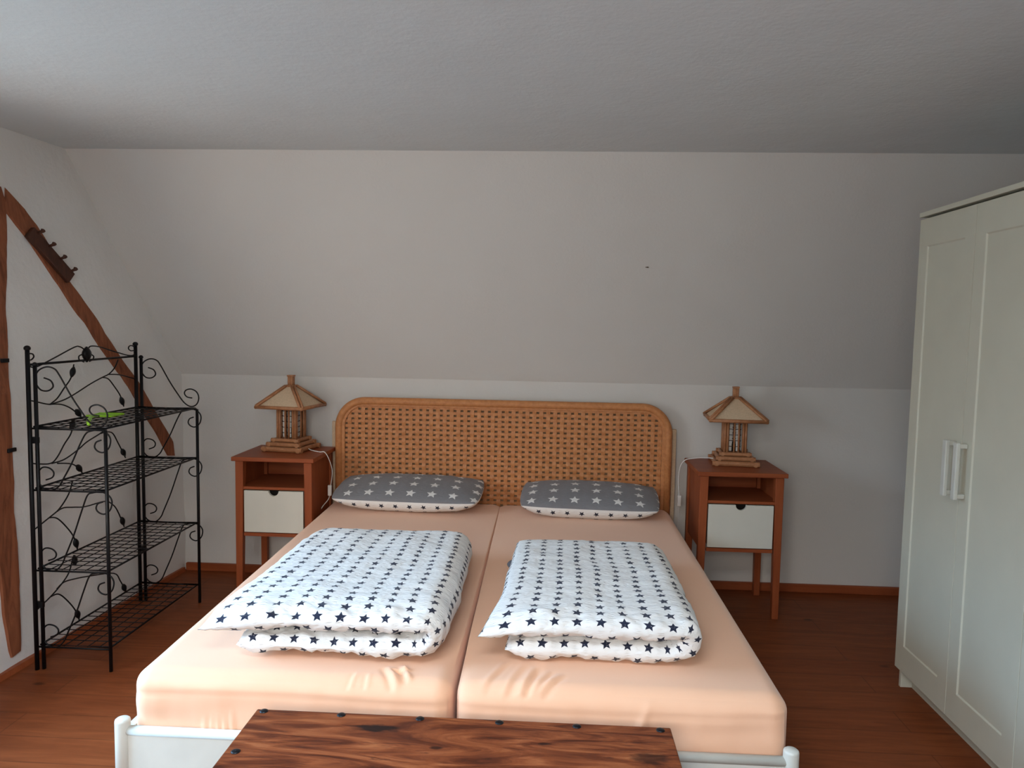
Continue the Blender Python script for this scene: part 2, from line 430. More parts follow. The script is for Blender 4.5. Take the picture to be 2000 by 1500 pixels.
POST_R = [(-1.07, 1.912), (-1.131, 1.685), (-1.192, 1.474), (-1.221, 1.31), (-1.259, 1.148), (-1.26, 0.859), (-1.253, 0.648), (-1.244, 0.476), (-1.242, 0.261), (-1.25, 0.07), (-1.278, 0.056), (-1.298, 0.087), (-1.318, 0.248), (-1.324, 0.459), (-1.334, 0.586)]

# ------------------------------------------------------------------ room
HK, YS, HC = 1.133, 0.632, 2.234
XR, YB = 2.75, -4.70
def wallx(y, z):
    lean = -.2*max(0., z-1.13)/1.1
    return -1.815+.05*y+lean
def wall_bump(y, z):
    b_ = .013*noise.noise(Vector((y*2.1, z*2.1, 3)))+.006*noise.noise(Vector((y*6, z*6, 9)))+.002*noise.noise(Vector((y*19, z*19, 5)))
    # rounded plaster ridge where the wall meets the slope
    return b_

def build_left_wall():
    mb = MB(); ys = []; y = YB-.2
    while y < .22: ys.append(y); y += .05
    zs = [i*.05-.05 for i in range(50)]
    def near(a, vals):
        for v_ in vals:
            if abs(a-v_) < .026: return v_
        return a
    ys = [near(q, (WIN1[0], WIN1[1])) for q in ys]; zs = [near(q, (WIN1[2], WIN1[3])) for q in zs]
    idx = {}
    for i, yy in enumerate(ys):
        for j, zz in enumerate(zs):
            idx[i, j] = len(mb.v)
            mb.v.append(Vector((wallx(yy, zz)+wall_bump(yy, zz), yy, zz)))
    for i in range(len(ys)-1):
        for j in range(len(zs)-1):
            cy, cz = (ys[i]+ys[i+1])/2, (zs[j]+zs[j+1])/2
            if WIN1[0] < cy < WIN1[1] and WIN1[2] < cz < WIN1[3]: continue
            mb.f.append((idx[i, j], idx[i+1, j], idx[i+1, j+1], idx[i, j+1]))
    o = mb.build('wall_left', M['limewash'], smooth=True, fix=False)
    md = o.modifiers.new('thick', 'SOLIDIFY'); md.thickness = .14; md.offset = -1
    return structure(o, 'uneven white plastered gable wall with timbers let into it')
build_left_wall()

floor = MB().box(-2.6, XR+.1, YB-.1, .1, -.1, 0).build('floor', M['floor'])
structure(floor, 'reddish brown varnished pine floorboards with dark knots')
kw = MB()
def wavy(x, k): return .0035*noise.noise(Vector((x*1.3, k, 0)))+.0015*noise.noise(Vector((x*6, k, 5)))
# knee wall and slope as finely divided sheets with thickness
def sheet(name, pa, pb, x0, x1, n, m_, mat, label, thick, hole=None):
    amp = 1.0
    mb = MB(); idx = {}
    a, b = Vector((0, *pa)), Vector((0, *pb))
    nrm = (b-a).cross(Vector((1, 0, 0))).normalized()
    for i in range(n+1):
        for j in range(m_+1):
            x = x0+(x1-x0)*i/n; t = j/m_
            p = a.lerp(b, t); p.x = x
            k = .006*noise.noise(Vector((x*1.1, t*2, thick*31)))+.003*noise.noise(Vector((x*4, t*5, thick*7)))
            p += nrm*k*amp*math.sin(PI*min(max(t, 0), 1))
            idx[i, j] = len(mb.v); mb.v.append(p)
    for i in range(n):
        for j in range(m_):
            if hole:
                q = (mb.v[idx[i, j]]+mb.v[idx[i+1, j+1]])/2
                if hole[0] < q.x < hole[1] and hole[2] < q.y < hole[3]: continue
            mb.f.append((idx[i, j], idx[i, j+1], idx[i+1, j+1], idx[i+1, j]))
    o = mb.build(name, mat, smooth=True, fix=False)
    md = o.modifiers.new('thick', 'SOLIDIFY'); md.thickness = thick; md.offset = 1; md.use_rim = False
    return structure(o, label)
sheet('wall_back', (0, -.05), (0, HK), -2.3, XR+.1, 60, 14, M['wall'], 'low white knee wall behind the bed', .12)
sheet('wall_slope', (0, HK), (-YS, HC), -2.6, XR+.1, 60, 24, M['wall'], 'sloping white attic wall above the headboard', .12)
sheet('ceiling', (-YS, HC), (YB-.1, HC), -2.6, XR+.1, 60, 60, M['ceiling'], 'flat rough plastered white ceiling', .12, SKYL)
structure(MB().box(XR, XR+.12, YB-.1, .1, -.05, 2.4).build('wall_right', M['wall']))
rw = MB()
rw.box(-2.6, WIN2[0], YB-.12, YB, -.05, 2.4); rw.box(WIN2[1], XR+.1, YB-.12, YB, -.05, 2.4)
rw.box(WIN2[0], WIN2[1], YB-.12, YB, -.05, WIN2[2]); rw.box(WIN2[0], WIN2[1], YB-.12, YB, WIN2[3], 2.4)
structure(rw.build('wall_rear', M['wall']))

def window(name, to3, a0, a1, z0, z1):
    """to3(a, depth, z)"""
    f = MB(); t = .05
    def bx(a_, b_, c_, d_):
        p = [to3(a_, 0, c_), to3(b_, .05, d_)]
        f.box(min(p[0][0], p[1][0]), max(p[0][0], p[1][0]), min(p[0][1], p[1][1]), max(p[0][1], p[1][1]), c_, d_)
    bx(a0, a1, z0, z0+t); bx(a0, a1, z1-t, z1); bx(a0, a0+t, z0+t, z1-t); bx(a1-t, a1, z0+t, z1-t)
    am = (a0+a1)/2; bx(am-.035, am+.035, z0+t, z1-t)
    o = structure(f.build(name, M['white_metal'], bevel=.004))
    for q0, q1 in ((a0+t, am-.035), (am+.035, a1-t)):
        g = MB(); p = [to3(q0, .022, z0+t), to3(q1, .028, z1-t)]
        g.box(min(p[0][0], p[1][0]), max(p[0][0], p[1][0]), min(p[0][1], p[1][1]), max(p[0][1], p[1][1]), z0+t, z1-t)
        g.build('pane', M['pane'], o)
window('window_1', lambda a, d, z: (-2.12-d, a, z), *WIN1)
window('window_3', lambda a, d, z: (a, YB-.04-d, z), *WIN2)

f = MB(); a0, a1, b0, b1 = SKYL
for q in ((a0-.06, a0+.06, b0-.06, b1+.06), (a1-.06, a1+.06, b0-.06, b1+.06), (a0, a1, b0-.06, b0+.06), (a0, a1, b1-.06, b1+.06)):
    f.box(*q, HC-.012, HC+.14)
sk = structure(f.build('added_roof_light', M['white_metal']))  # roof light added out of view to light the bed from above
MB().box(a0+.06, a1-.06, b0+.06, b1-.06, HC+.10, HC+.106).build('pane', M['pane'], sk)

# baseboards: plain wooden strips
bb = MB().box(-1.80, XR, -.022, -.001, 0, .045).build('baseboard_back', M['ns_x'], bevel=.004)
structure(bb, 'low reddish brown wooden skirting strip along the knee wall')
bl = MB()
bl.prism([(-5.2, 0), (-.03, 0)], lambda y, q: (wallx(y, 0)+.014, y, 0), lambda y, q: (wallx(y, 0)+.014, y, .03)) if False else None
n_ = 40
for i in range(n_+1):
    y = -5.2+(5.2-.03)*i/n_; x = wallx(y, 0)
    bl.v += [Vector((x-.02, y, 0)), Vector((x+.022, y, 0)), Vector((x+.016, y, .022)), Vector((x-.02, y, .022))]
for i in range(n_):
    for k in range(4):
        k2 = (k+1) % 4
        bl.f.append((4*i+k, 4*i+k2, 4*i+4+k2, 4*i+4+k))
bl.f += [(0, 1, 2, 3), (4*n_+3, 4*n_+2, 4*n_+1, 4*n_)]
structure(bl.build('baseboard_left', M['ns_x']), 'narrow wooden strip where the gable wall meets the floor')

# timbers let into the gable wall
def wx(y, z, d): return (wallx(y, z)+wall_bump(y, z)+d, y, z)
def dense(poly, k=4):
    out = []
    for i in range(len(poly)):
        a, b_ = poly[i], poly[(i+1) % len(poly)]
        for j in range(k):
            t = j/k
            out.append((a[0]+(b_[0]-a[0])*t, a[1]+(b_[1]-a[1])*t))
    return out
def strip_beam(name, A, B, d_in, d_out):
    """beam between two edge polylines with the same number of rows"""
    mb = MB(); n = 60
    def samp(P, t):
        L = [0]
        for i in range(len(P)-1): L.append(L[-1]+math.dist(P[i], P[i+1]))
        q = t*L[-1]
        for i in range(len(P)-1):
            if q <= L[i+1] or i == len(P)-2:
                u = (q-L[i])/(L[i+1]-L[i]); return (P[i][0]+(P[i+1][0]-P[i][0])*u, P[i][1]+(P[i+1][1]-P[i][1])*u)
    for i in range(n+1):
        a, b_ = samp(A, i/n), samp(B, i/n)
        row = []
        for u in (0, .06, .25, .5, .75, .94, 1):
            y, z = a[0]+(b_[0]-a[0])*u, a[1]+(b_[1]-a[1])*u
            d = d_out if 0 < u < 1 else 0.0005
            d += .0015*noise.noise(Vector((y*14, z*14, 1)))
            row.append(Vector(wx(y, z, d)))
        for u in (1, 0):
            y, z = a[0]+(b_[0]-a[0])*u, a[1]+(b_[1]-a[1])*u
            row.append(Vector(wx(y, z, -d_in)))
        mb.v += row
    for i in range(n):
        for k in range(9):
            k2 = (k+1) % 9
            mb.f.append((9*i+k, 9*i+k2, 9*i+9+k2, 9*i+9+k))
    mb.f += [tuple(range(9)), tuple(9*n+k for k in range(9))[::-1]]
    return mb.build(name, M['timber'], smooth=False)
brace = strip_beam('timber_brace', BRACE_UP, BRACE_LO, .04, .008)
tag(brace, 'brown diagonal timber brace let into the white gable wall', 'beam')
PL = [(-1.22, 1.99), (-1.30, 1.75), (-1.36, 1.5), (-1.40, 1.3), (-1.42, 1.1), (-1.42, .86), (-1.385, .66), (-1.355, .50), (-1.338, .26), (-1.315, .10), (-1.30, .06)]
PR = [(-1.085, 1.97)]+[p for p in POST_R[:10]]
post = strip_beam('timber_post', PR, PL, .04, .008)
tag(post, 'upright reddish brown timber post let into the white gable wall beside the wire shelf', 'beam')
for yy, zz, l in ((-1.265, 1.262, .04), (-1.275, .905, .045)):
    MB().box(wallx(yy, zz)+.006, wallx(yy, zz)+.016, yy-l/2, yy+l/2, zz-.008, zz+.008).build('iron_staple', M['iron_nail'], post, bevel=.002)

# peg rail on the brace
def peg_rail():
    r = thing('peg_rail', 'short dark wooden peg rail fixed along the diagonal timber brace', 'coat rack', wx(-.90, 1.69, 0))
    base = Vector(wx(-.90, 1.69, 0))
    a, b_ = Vector(wx(-1.0, 1.79, .02)), Vector(wx(-.80, 1.60, .02))
    a = Vector(wx(-1.005, 1.80, .022)); b_ = Vector(wx(-.80, 1.615, .022))
    d = (b_-a).normalized(); nx = Vector((1, 0, -.1)); s_ = d.cross(nx).normalized(); nx = s_.cross(d).normalized()
    rot = Matrix((d, s_, nx)).transposed()
    mb = MB().quadbox((a+b_)/2-base, ((b_-a).length, .058, .022), rot)
    mb.build('board', M['timber_dark'], r, bevel=.004)
    for k in range(4):
        t = .10+.27*k
        p = a.lerp(b_, t)-base
        up_ = s_ if s_.z > 0 else -s_
        q = p+up_*.020+nx*.008
        e1 = q+nx*.012+up_*.008
        e2 = q+nx*.018+up_*.018
        m2 = MB().tube([q, e1, e2-up_*.006, e2, e2+up_*.004], [.006, .006, .008, .010, .005], 10)
        m2.build('peg', M['timber_dark'], r, smooth=True)
peg_rail()

# specks on the slope
def slope_pt(x, y): 
    z = HK+(-y)/YS*(HC-HK); return Vector((x, y, z))
def speck(x, y, label):
    p = slope_pt(x, y); nrm = Vector((0, -(HC-HK), -YS)).normalized()
    t1 = Vector((1, 0, 0)); t2 = nrm.cross(t1)
    mb = MB()
    for i, (dx, sx, sy) in enumerate(((0, .006, .003), (-.007, .005, .0015))):
        c = p+t1*dx+nrm*.006
        b = len(mb.v)
        for th in range(5):
            for ph in range(8):
                a, q = PI*th/4, 2*PI*ph/8
                mb.v.append(c+t1*sx*math.cos(a)+t2*sy*math.sin(a)*math.cos(q)+nrm*.004*math.sin(a)*math.sin(q))
        for th in range(4):
            for ph in range(8):
                mb.f.append((b+th*8+ph, b+th*8+(ph+1) % 8, b+th*8+8+(ph+1) % 8, b+th*8+8+ph))
    tag(mb.build('fly', M['spot'], smooth=True), label, 'insect')
speck(.742, -.349, 'tiny brown fly sitting on the sloping wall above the right half of the bed')

# ------------------------------------------------------------------ bed
bed = thing('double_bed', 'cream metal double bed frame with woven rattan headboard against the knee wall', 'bed', (.02, -1.1, 0))
BO = Vector((.02, -1.1, 0))
def bed_mb(mb, name, mat, parent=None, **k):
    mb.v = [v_-BO for v_ in mb.v]
    return mb.build(name, mat, parent if parent is not None else bed, **k)
LX, RX, FY = -.888, .931, -2.180
for x in (LX, RX):
    mb = MB().lathe([(.0205, 0), (.0205, .324), (.0195, .329), (.016, .332), (.001, .333)], (x, FY, 0), 28)
    bed_mb(mb, 'post', M['white_metal'], smooth=True, bevel=0)
mb = MB().tube([(LX+.015, FY, .298), (RX-.015, FY, .298)], .0135, 16)
bed_mb(mb, 'foot_rail', M['white_metal'], smooth=True)
mb = MB().box(LX+.018, RX-.018, FY-.009, FY+.007, .10, .292)
bed_mb(mb, 'foot_panel', M['white_metal'], bevel=.003)
for x in (LX, RX):
    mb = MB().box(x-.012, x+.012, FY+.02, -.075, .20, .292)
    bed_mb(mb, 'side_rail', M['white_metal'], bevel=.004)
mb = MB()
for i in range(14):
    y = -2.06+i*.145
    mb.box(LX+.013, RX-.013, y, y+.07, .215, .232)
bed_mb(mb, 'slats', M['paper'])
# headboard
HX0, HX1, HY, HT, HR = -.912, .939, -.070, 1.032, .165
def rounded_outline(x0, x1, top, r, bottom, n=14):
    P = [(x0, bottom)]
    P += [(x0+r-r*math.cos(a), top-r+r*math.sin(a)) for a in [PI/2*i/n for i in range(n+1)]]
    P += [(x1-r+r*math.sin(a), top-r+r*math.cos(a)) for a in [PI/2*i/n for i in range(n+1)]]
    P += [(x1, bottom)]
    return P
out = rounded_outline(HX0+.022, HX1-.022, HT-.022, HR-.02, .25)
mb = MB().tube([(x, HY, z) for x, z in out], .022, 14)
bed_mb(mb, 'headboard_frame', M['rattan'], smooth=True)
# flat rattan band inside the tube
o1 = rounded_outline(HX0+.03, HX1-.03, HT-.03, HR-.03, .25)
o2 = rounded_outline(HX0+.056, HX1-.056, HT-.048, HR-.05, .25)
mb = MB()
for (a, b_) in zip(o1, o2):
    mb.v += [Vector((a[0], HY-.012, a[1])), Vector((b_[0], HY-.012, b_[1])), Vector((b_[0], HY+.004, b_[1])), Vector((a[0], HY+.004, a[1]))]
for i in range(len(o1)-1):
    for k in range(4):
        k2 = (k+1) % 4
        mb.f.append((4*i+k, 4*i+k2, 4*i+4+k2, 4*i+4+k))
bed_mb(mb, 'headboard_band', M['rattan'], bevel=.002)
def inside(x, z):
    x0, x1, top, r = HX0+.035, HX1-.035, HT-.035, HR-.035
    if x < x0 or x > x1 or z > top: return False
    if z > top-r:
        if x < x0+r and math.hypot(x-(x0+r), z-(top-r)) > r: return False
        if x > x1-r and math.hypot(x-(x1-r), z-(top-r)) > r: return False
    return True
PX, PZ = .0378, .0272
mb = MB()
nx_ = int((HX1-HX0-.06)/PX)
xs = [HX0+.062+i*PX for i in range(nx_+1)]
zs_ = [HT-.052-i*PZ for i in range(27)]
yc = HY-.002
def ribbon(mb, pts, wvec, thick=.0018):
    b = len(mb.v)
    for p in pts:
        p = Vector(p)
        for sx, sy in ((-1, -1), (1, -1), (1, 1), (-1, 1)):
            mb.v.append(p+wvec*sx*.5+Vector((0, sy*thick/2, 0)))
    for i in range(len(pts)-1):
        for k in range(4):
            k2 = (k+1) % 4
            mb.f.append((b+4*i+k, b+4*i+k2, b+4*i+4+k2, b+4*i+4+k))
for i, x in enumerate(xs):
    xx = x-PX/2 if True else x
    pts = []
    for j in range(27*4+2):
        z = HT-.03-j*PZ/4
        if not inside(xx, z): continue
        ph = (z-(zs_[0]))/PZ*PI+i*PI
        pts.append((xx, yc-.0022*math.cos(ph), z))
    if len(pts) > 1: ribbon(mb, pts, Vector((.0215, 0, 0)))
for j, z in enumerate(zs_):
    pts = []
    for i in range((nx_+2)*4):
        x = HX0+.03+i*PX/4
        if not inside(x, z): continue
        ph = (x-(xs[0]-PX/2))/PX*PI+j*PI
        pts.append((x, yc+.0022*math.cos(ph), z))
    if len(pts) > 1: ribbon(mb, pts, Vector((0, 0, .0160)))
bed_mb(mb, 'woven_panel', M['rattan'], smooth=False)
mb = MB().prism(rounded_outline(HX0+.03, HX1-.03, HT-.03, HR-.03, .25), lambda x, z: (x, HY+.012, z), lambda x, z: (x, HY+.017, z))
bed_mb(mb, 'hole_shade_panel', M['hole_shade'])  # added brown panel, darkens the weave holes in place of shade
for x in (HX0-.012, HX1+.012):
    bed_mb(MB().box(x-.014, x+.014, -.046, -.026, 0, .89), 'headboard_leg', M['paper'], bevel=.003)
bed_mb(MB().box(HX0, HX1, -.046, -.027, .30, .36), 'headboard_rail', M['ns_x'], bevel=.003)

# ------------------------------------------------------------------ mattresses in peach sheets
def squeeze(i, n):
    # finer rows toward the foot, where the folds are
    t = i/n
    return t*.45+.55*t*t
def mattress(name, x0h, x1h, x0f, x1f, ztop, wr, label, seam):
    L0, L1 = -2.155, -.105
    zb = .235
    hx, hy, hz = .5, (L1-L0)/2, (ztop-zb)/2
    cx, cy, cz = 0, (L0+L1)/2, (ztop+zb)/2
    W = .9
    r = .055
    mb = MB(); seen = {}
    nx, ny, nz = 150, 230, 26
    def P(u, v, w_):   # u,v,w in -1..1 on a box surface
        X, Y, Z = u*W/2, v*hy, w_*hz
        c = Vector((max(-W/2+r, min(W/2-r, X)), max(-hy+r, min(hy-r, Y)), max(-hz+r, min(hz-r, Z))))
        d = Vector((X, Y, Z))-c
        p = c+d.normalized()*r if d.length > 1e-9 else Vector((X, Y, Z))
        # slight crown of the top, bulging sides
        if Z > 0: p.z += .008*(1-u*u)*(1-v**4)
        dd = W/2-seam*p.x; tt = (p.y+cy-L0)/(L1-L0); sq = (.12+.65*max(0, 1-tt/.16)) if seam > 0 else (.10+.18*max(0, 1-tt/.16))
        if dd < .075 and Z > hz-r:
            # pushed together, the two sheets run level across the joint except near the foot
            fl = min(1, max(0, (tt-.05)/.09))*min(1, max(0, (.985-tt)/.03)); fl = fl*fl*(3-2*fl)
            if w_ == 1 and d.length > 1e-9: p.z += (hz-c.z-d.normalized().z*r)*fl
        if dd < .055: p.x = seam*(W/2-dd*(sq+(1-sq)*dd/.055))
        y = p.y+cy; t = (y-L0)/(L1-L0)
        a = x0f+(x0h-x0f)*t; b_ = x1f+(x1h-x1f)*t
        x = (a+b_)/2+p.x/W*(b_-a)
        z = p.z+cz-.020*(1-t)**.9*max(0, min(1, (Z+hz)/(2*hz)))
        if abs(w_) < 1:
            k = (1-w_*w_)
            side = .004*noise.noise(Vector((x*9, y*3, z*6)))*k
            if abs(v) == 1: y += math.copysign(side+.006*k, v)
        q = Vector((x, y, z))
        return wr(q, u, v, w_)
    def key(i, j, k):
        if (i, j, k) not in seen:
            seen[i, j, k] = len(mb.v); mb.v.append(P(2*i/nx-1, 2*squeeze(j, ny)-1, 2*k/nz-1))
        return seen[i, j, k]
    for k in (0, nz):
        for i in range(nx):
            for j in range(ny):
                q = (key(i, j, k), key(i+1, j, k), key(i+1, j+1, k), key(i, j+1, k)); mb.f.append(q if k else q[::-1])
    for i in range(nx):
        for k in range(nz):
            q = (key(i, 0, k), key(i+1, 0, k), key(i+1, 0, k+1), key(i, 0, k+1)); mb.f.append(q)
            q = (key(i, ny, k), key(i+1, ny, k), key(i+1, ny, k+1), key(i, ny, k+1)); mb.f.append(q[::-1])
    for j in range(ny):
        for k in range(nz):
            q = (key(0, j, k), key(0, j+1, k), key(0, j+1, k+1), key(0, j, k+1)); mb.f.append(q[::-1])
            q = (key(nx, j, k), key(nx, j+1, k), key(nx, j+1, k+1), key(nx, j, k+1)); mb.f.append(q)
    o = mb.build(name, M['sheet'], smooth=True)
    tag(o, label, 'mattress')
    return o
def ridge(q, a, b_, h, wd):
    """fabric fold: a low ridge from a to b in plan"""
    ax, ay = a; bx, by = b_
    dx, dy = bx-ax, by-ay; L = math.hypot(dx, dy)
    t = ((q.x-ax)*dx+(q.y-ay)*dy)/(L*L)
    if t < -.1 or t > 1.1: return 0
    d = ((q.x-ax)*dy-(q.y-ay)*dx)/L
    e_ = max(0., 1-abs(2*t-1)**3) if 0 < t < 1 else 0
    return h*e_*(math.exp(-(d/wd)**2)-.7*math.exp(-((d-wd*1.6)/wd)**2))
def face_creases(q, w_, seed):
    k = max(0, 1-abs(w_))**.4
    q.y -= .0035*noise.noise(Vector((q.x*3, q.z*22, seed)))*k+.0022*noise.noise(Vector((q.x*20, q.z*7, seed)))*k
    # long soft crease under the rolled front edge
    q.y += .003*math.exp(-((q.z-.395-.006*math.sin(q.x*5+seed))/.006)**2)
def wrL(q, u, v, w_):
    if w_ > .8:
        q.z += ridge(q, (-.175, -2.06), (-.125, -2.15), .009, .009)+ridge(q, (-.135, -2.05), (-.095, -2.13), .010, .008)+ridge(q, (-.16, -2.07), (-.10, -2.08), .006, .007)
        q.z += ridge(q, (-.25, -2.10), (-.262, -2.17), .003, .006)+ridge(q, (-.215, -2.10), (-.21, -2.17), .003, .006)
        q.z += .0016*noise.noise(Vector((q.x*5, q.y*5, 2)))
    if v == -1:
        # gathered pleats near the left corner, fanning up from the rail
        for k, x0 in enumerate((-.665, -.645, -.628, -.607, -.585)):
            xx = x0-.10*(q.z-.30)*(k-3)*.3
            q.y -= .007*math.exp(-((q.x-xx)/.006)**2)*max(0, 1-(q.z-.29)/(.055+.018*(k == 4)))*(1 if q.z > .25 else 0)
        face_creases(q, w_, 4)
    return q
def wrR(q, u, v, w_):
    if w_ > .8:
        for a, b_, h in (((.150, -2.19), (.215, -2.00), 0.0036), ((.195, -2.20), (.250, -2.02), 0.0065), ((.222, -2.19), (.29, -2.04), 0.0043), ((.235, -2.18), (.325, -2.06), 0.0065), ((.10, -2.15), (.16, -2.0), .004)):
            q.z += ridge(q, a, b_, h, .010)
        q.z += .0016*noise.noise(Vector((q.x*5, q.y*5, 7)))
    if v == -1:
        face_creases(q, w_, 9)
        q.y -= .007*math.exp(-((q.x-.55-.4*(q.z-.4))/.012)**2)*(1-abs(w_))
    return q
mattress('mattress', -.915, .022, -.884, .024, .471, wrL, 'left mattress of the pair in a peach fitted sheet, nearer the wire shelf', 1)
mattress('mattress', .012, .930, .034, .939, .471, wrR, 'right mattress of the pair in a peach fitted sheet, nearer the wardrobe', -1)

# ------------------------------------------------------------------ folded duvets
def duvet(name, low, up, zr, seed, label, taghere=None):
    """low / up: (x_left_front, x_left_back, y_front, y_back, x_right_front, x_right_back) of both layers"""
    mb = MB(); ns, ntt = 96, 120
    z0, z1, H = zr
    rfold = (z1-z0)/2
    # s grid with extra rounding samples at ends
    def svals(n): return [.5-.5*math.cos(PI*i/n)*1.0 for i in range(n+1)]
    S = [i/ns for i in range(ns+1)]
    T = []
    for i in range(ntt+1):
        t = i/ntt; t = t+.10*math.sin(2*PI*t)/(-2*PI)*5*.9 if False else t
        T.append(t)
    # crowd samples near the ends
    T = [(.5-.5*math.cos(PI*t))*.6+t*.4 for t in T]
    def centre(s, t):
        if s < .46:
            q = s/.46
            xl = low[0]+(low[1]-low[0])*t; xr = low[4]+(low[5]-low[4])*t
            x = xl+(xr-xl)*q; z = z0; y = low[2]+(low[3]-low[2])*t
        elif s > .54:
            q = (s-.54)/.46
            xl = up[0]+(up[1]-up[0])*t**.8; xr = up[4]+(up[5]-up[4])*t
            x = xr+(xl-xr)*q; z = z1; y = up[2]+(up[3]-up[2])*t
            if name_corner: 
                # front left corner of the upper layer droops and sticks out
                c = max(0, q-.72)/.28*max(0, .22-t)/.22
                z -= name_corner*c**1.3; x -= .03*c; 
        else:
            q = (s-.46)/.08; a = -PI/2+PI*q
            xl_ = low[4]+(low[5]-low[4])*t; xu = up[4]+(up[5]-up[4])*t
            x = xl_+(xu-xl_)*q+rfold*math.cos(a); z = (z0+z1)/2+rfold*math.sin(a)
            y = low[2]+(up[2]-low[2])*q; y2 = low[3]+(up[3]-low[3])*q; y = y+(y2-y)*t
        return Vector((x, y, z))
    def thick(s, t):
        e1 = max(0., 1-abs(2*t-1)**10)**.5
        e2 = max(0., 1-abs(2*s-1)**18)**.5
        return H*e1*e2*(1+.10*noise.noise(Vector((s*9, t*4, seed))))
    name_corner = up[6] if len(up) > 6 else 0
    grids = []
    cen = [[centre(s, t) for t in T] for s in S]
    for side in (1, -1):
        g = []
        for i, s in enumerate(S):
            row = []
            for j, t in enumerate(T):
                c = cen[i][j]
                ds = cen[min(i+1, ns)][j]-cen[max(i-1, 0)][j]; dt = cen[i][min(j+1, ntt)]-cen[i][max(j-1, 0)]
                n_ = dt.cross(ds).normalized()
                h = thick(s, t)
                # outside of the U: down for the lower layer, up for the upper one
                p = c+n_*h*side
                # lumpy filling and a slightly wandering outline
                c = c+Vector((.008*noise.noise(Vector((c.y*6, s*3, seed+1))), .010*noise.noise(Vector((c.x*6, s*2, seed+2))), 0))
                p = c+n_*h*side*(1+.16*noise.noise(Vector((c.x*5, c.y*5, seed+9))))
                wv = Vector((c.x*10, c.y*16, c.z*10+seed))
                amp = .0040
                front = max(0, 1-t/.10)
                p += n_*side*(amp*(1+2.4*front))*noise.noise(wv)*min(1, h/(H*.4))
                p += n_*side*.0032*(1+3.2*front)*noise.noise(Vector((c.x*34, c.y*38, seed*3.1)))*min(1, h/(H*.4))
                row.append(p)
            g.append(row)
        grids.append(g)
    # orientation: make side 1 the outside
    gmid = grids[0][int(ns*.75)][ntt//2]; cm = cen[int(ns*.75)][ntt//2]
    outer = 0 if gmid.z > cm.z else 1
    uvs = []
    for gi, g in enumerate(grids):
        b = len(mb.v)
        jm = ntt//2
        U = [0]; go = grids[outer]
        for i in range(ns): U.append(U[-1]+(go[i+1][jm]-go[i][jm]).length)
        for i in range(ns+1):
            V = 0
            for j in range(ntt+1):
                if j: V += (g[i][j]-g[i][j-1]).length
                q_ = g[i][j]
                mb.v.append(q_)
                uvs.append((U[i]+(.031 if gi != outer else 0)+.007*noise.noise(Vector((q_.x*7, q_.y*5, seed))),
                            V+.011*noise.noise(Vector((q_.x*4, q_.y*9, seed+5)))))
        for i in range(ns):
            for j in range(ntt):
                q = (b+i*(ntt+1)+j, b+(i+1)*(ntt+1)+j, b+(i+1)*(ntt+1)+j+1, b+i*(ntt+1)+j+1)
                mb.f.append(q)
    # keep v continuous from front edge: shift so both sheets start at the front edge
    o = mb.build(name, M['duvet'])
    me = o.data
    uvl = me.uv_layers.new(name='UVMap')
    for lp in me.loops: uvl.data[lp.index].uv = uvs[lp.vertex_index]
    bm = bmesh.new(); bm.from_mesh(me)
    bmesh.ops.remove_doubles(bm, verts=bm.verts[:], dist=.0004)
    bmesh.ops.recalc_face_normals(bm, faces=bm.faces[:])
    bm.to_mesh(me); bm.free()
    for p in me.polygons: p.use_smooth = True
    tag(o, label, 'duvet', None)
    return o
duvet('duvet', (-.620, -.655, -2.068, -1.180, -.105, -.10), (-.690, -.660, -2.088, -1.175, -.072, -.09, .032), (.504, .583, .0395), 3.3,
      'folded white star-print duvet on the left mattress with one corner jutting out')
dr = duvet('duvet', (.160, .175, -2.015, -1.205, .630, .66), (.114, .155, -2.045, -1.200, .672, .665, .030), (.497, .574, .0385), 8.1,
      'folded white star-print duvet on the right mattress with a grey edge showing behind')
# a grey fold of the underside peeping out at the far left of the right duvet
mb = MB()
for i in range(9):
    for j in range(9):
        a, b_ = i/8, j/8
        x = .135+.05*a; y = -1.36+.10*b_
        z = .523+.016*math.sin(PI*a)*math.sin(PI*b_)
        mb.v.append(Vector((x-.012*math.sin(PI*b_), y, z)))
for i in range(9):
    for j in range(9):
        v_ = mb.v[i*9+j]; mb.v.append(Vector((v_.x, v_.y, 1.008-v_.z-.01)))
for s_ in (0, 81):
    for i in range(8):
        for j in range(8):
            mb.f.append((s_+i*9+j, s_+i*9+9+j, s_+i*9+10+j, s_+i*9+j+1))
g_ = mb.build('grey_underside', M['duvet_grey'], dr, smooth=True); g_['label'] = 'grey edge of the duvet cover'

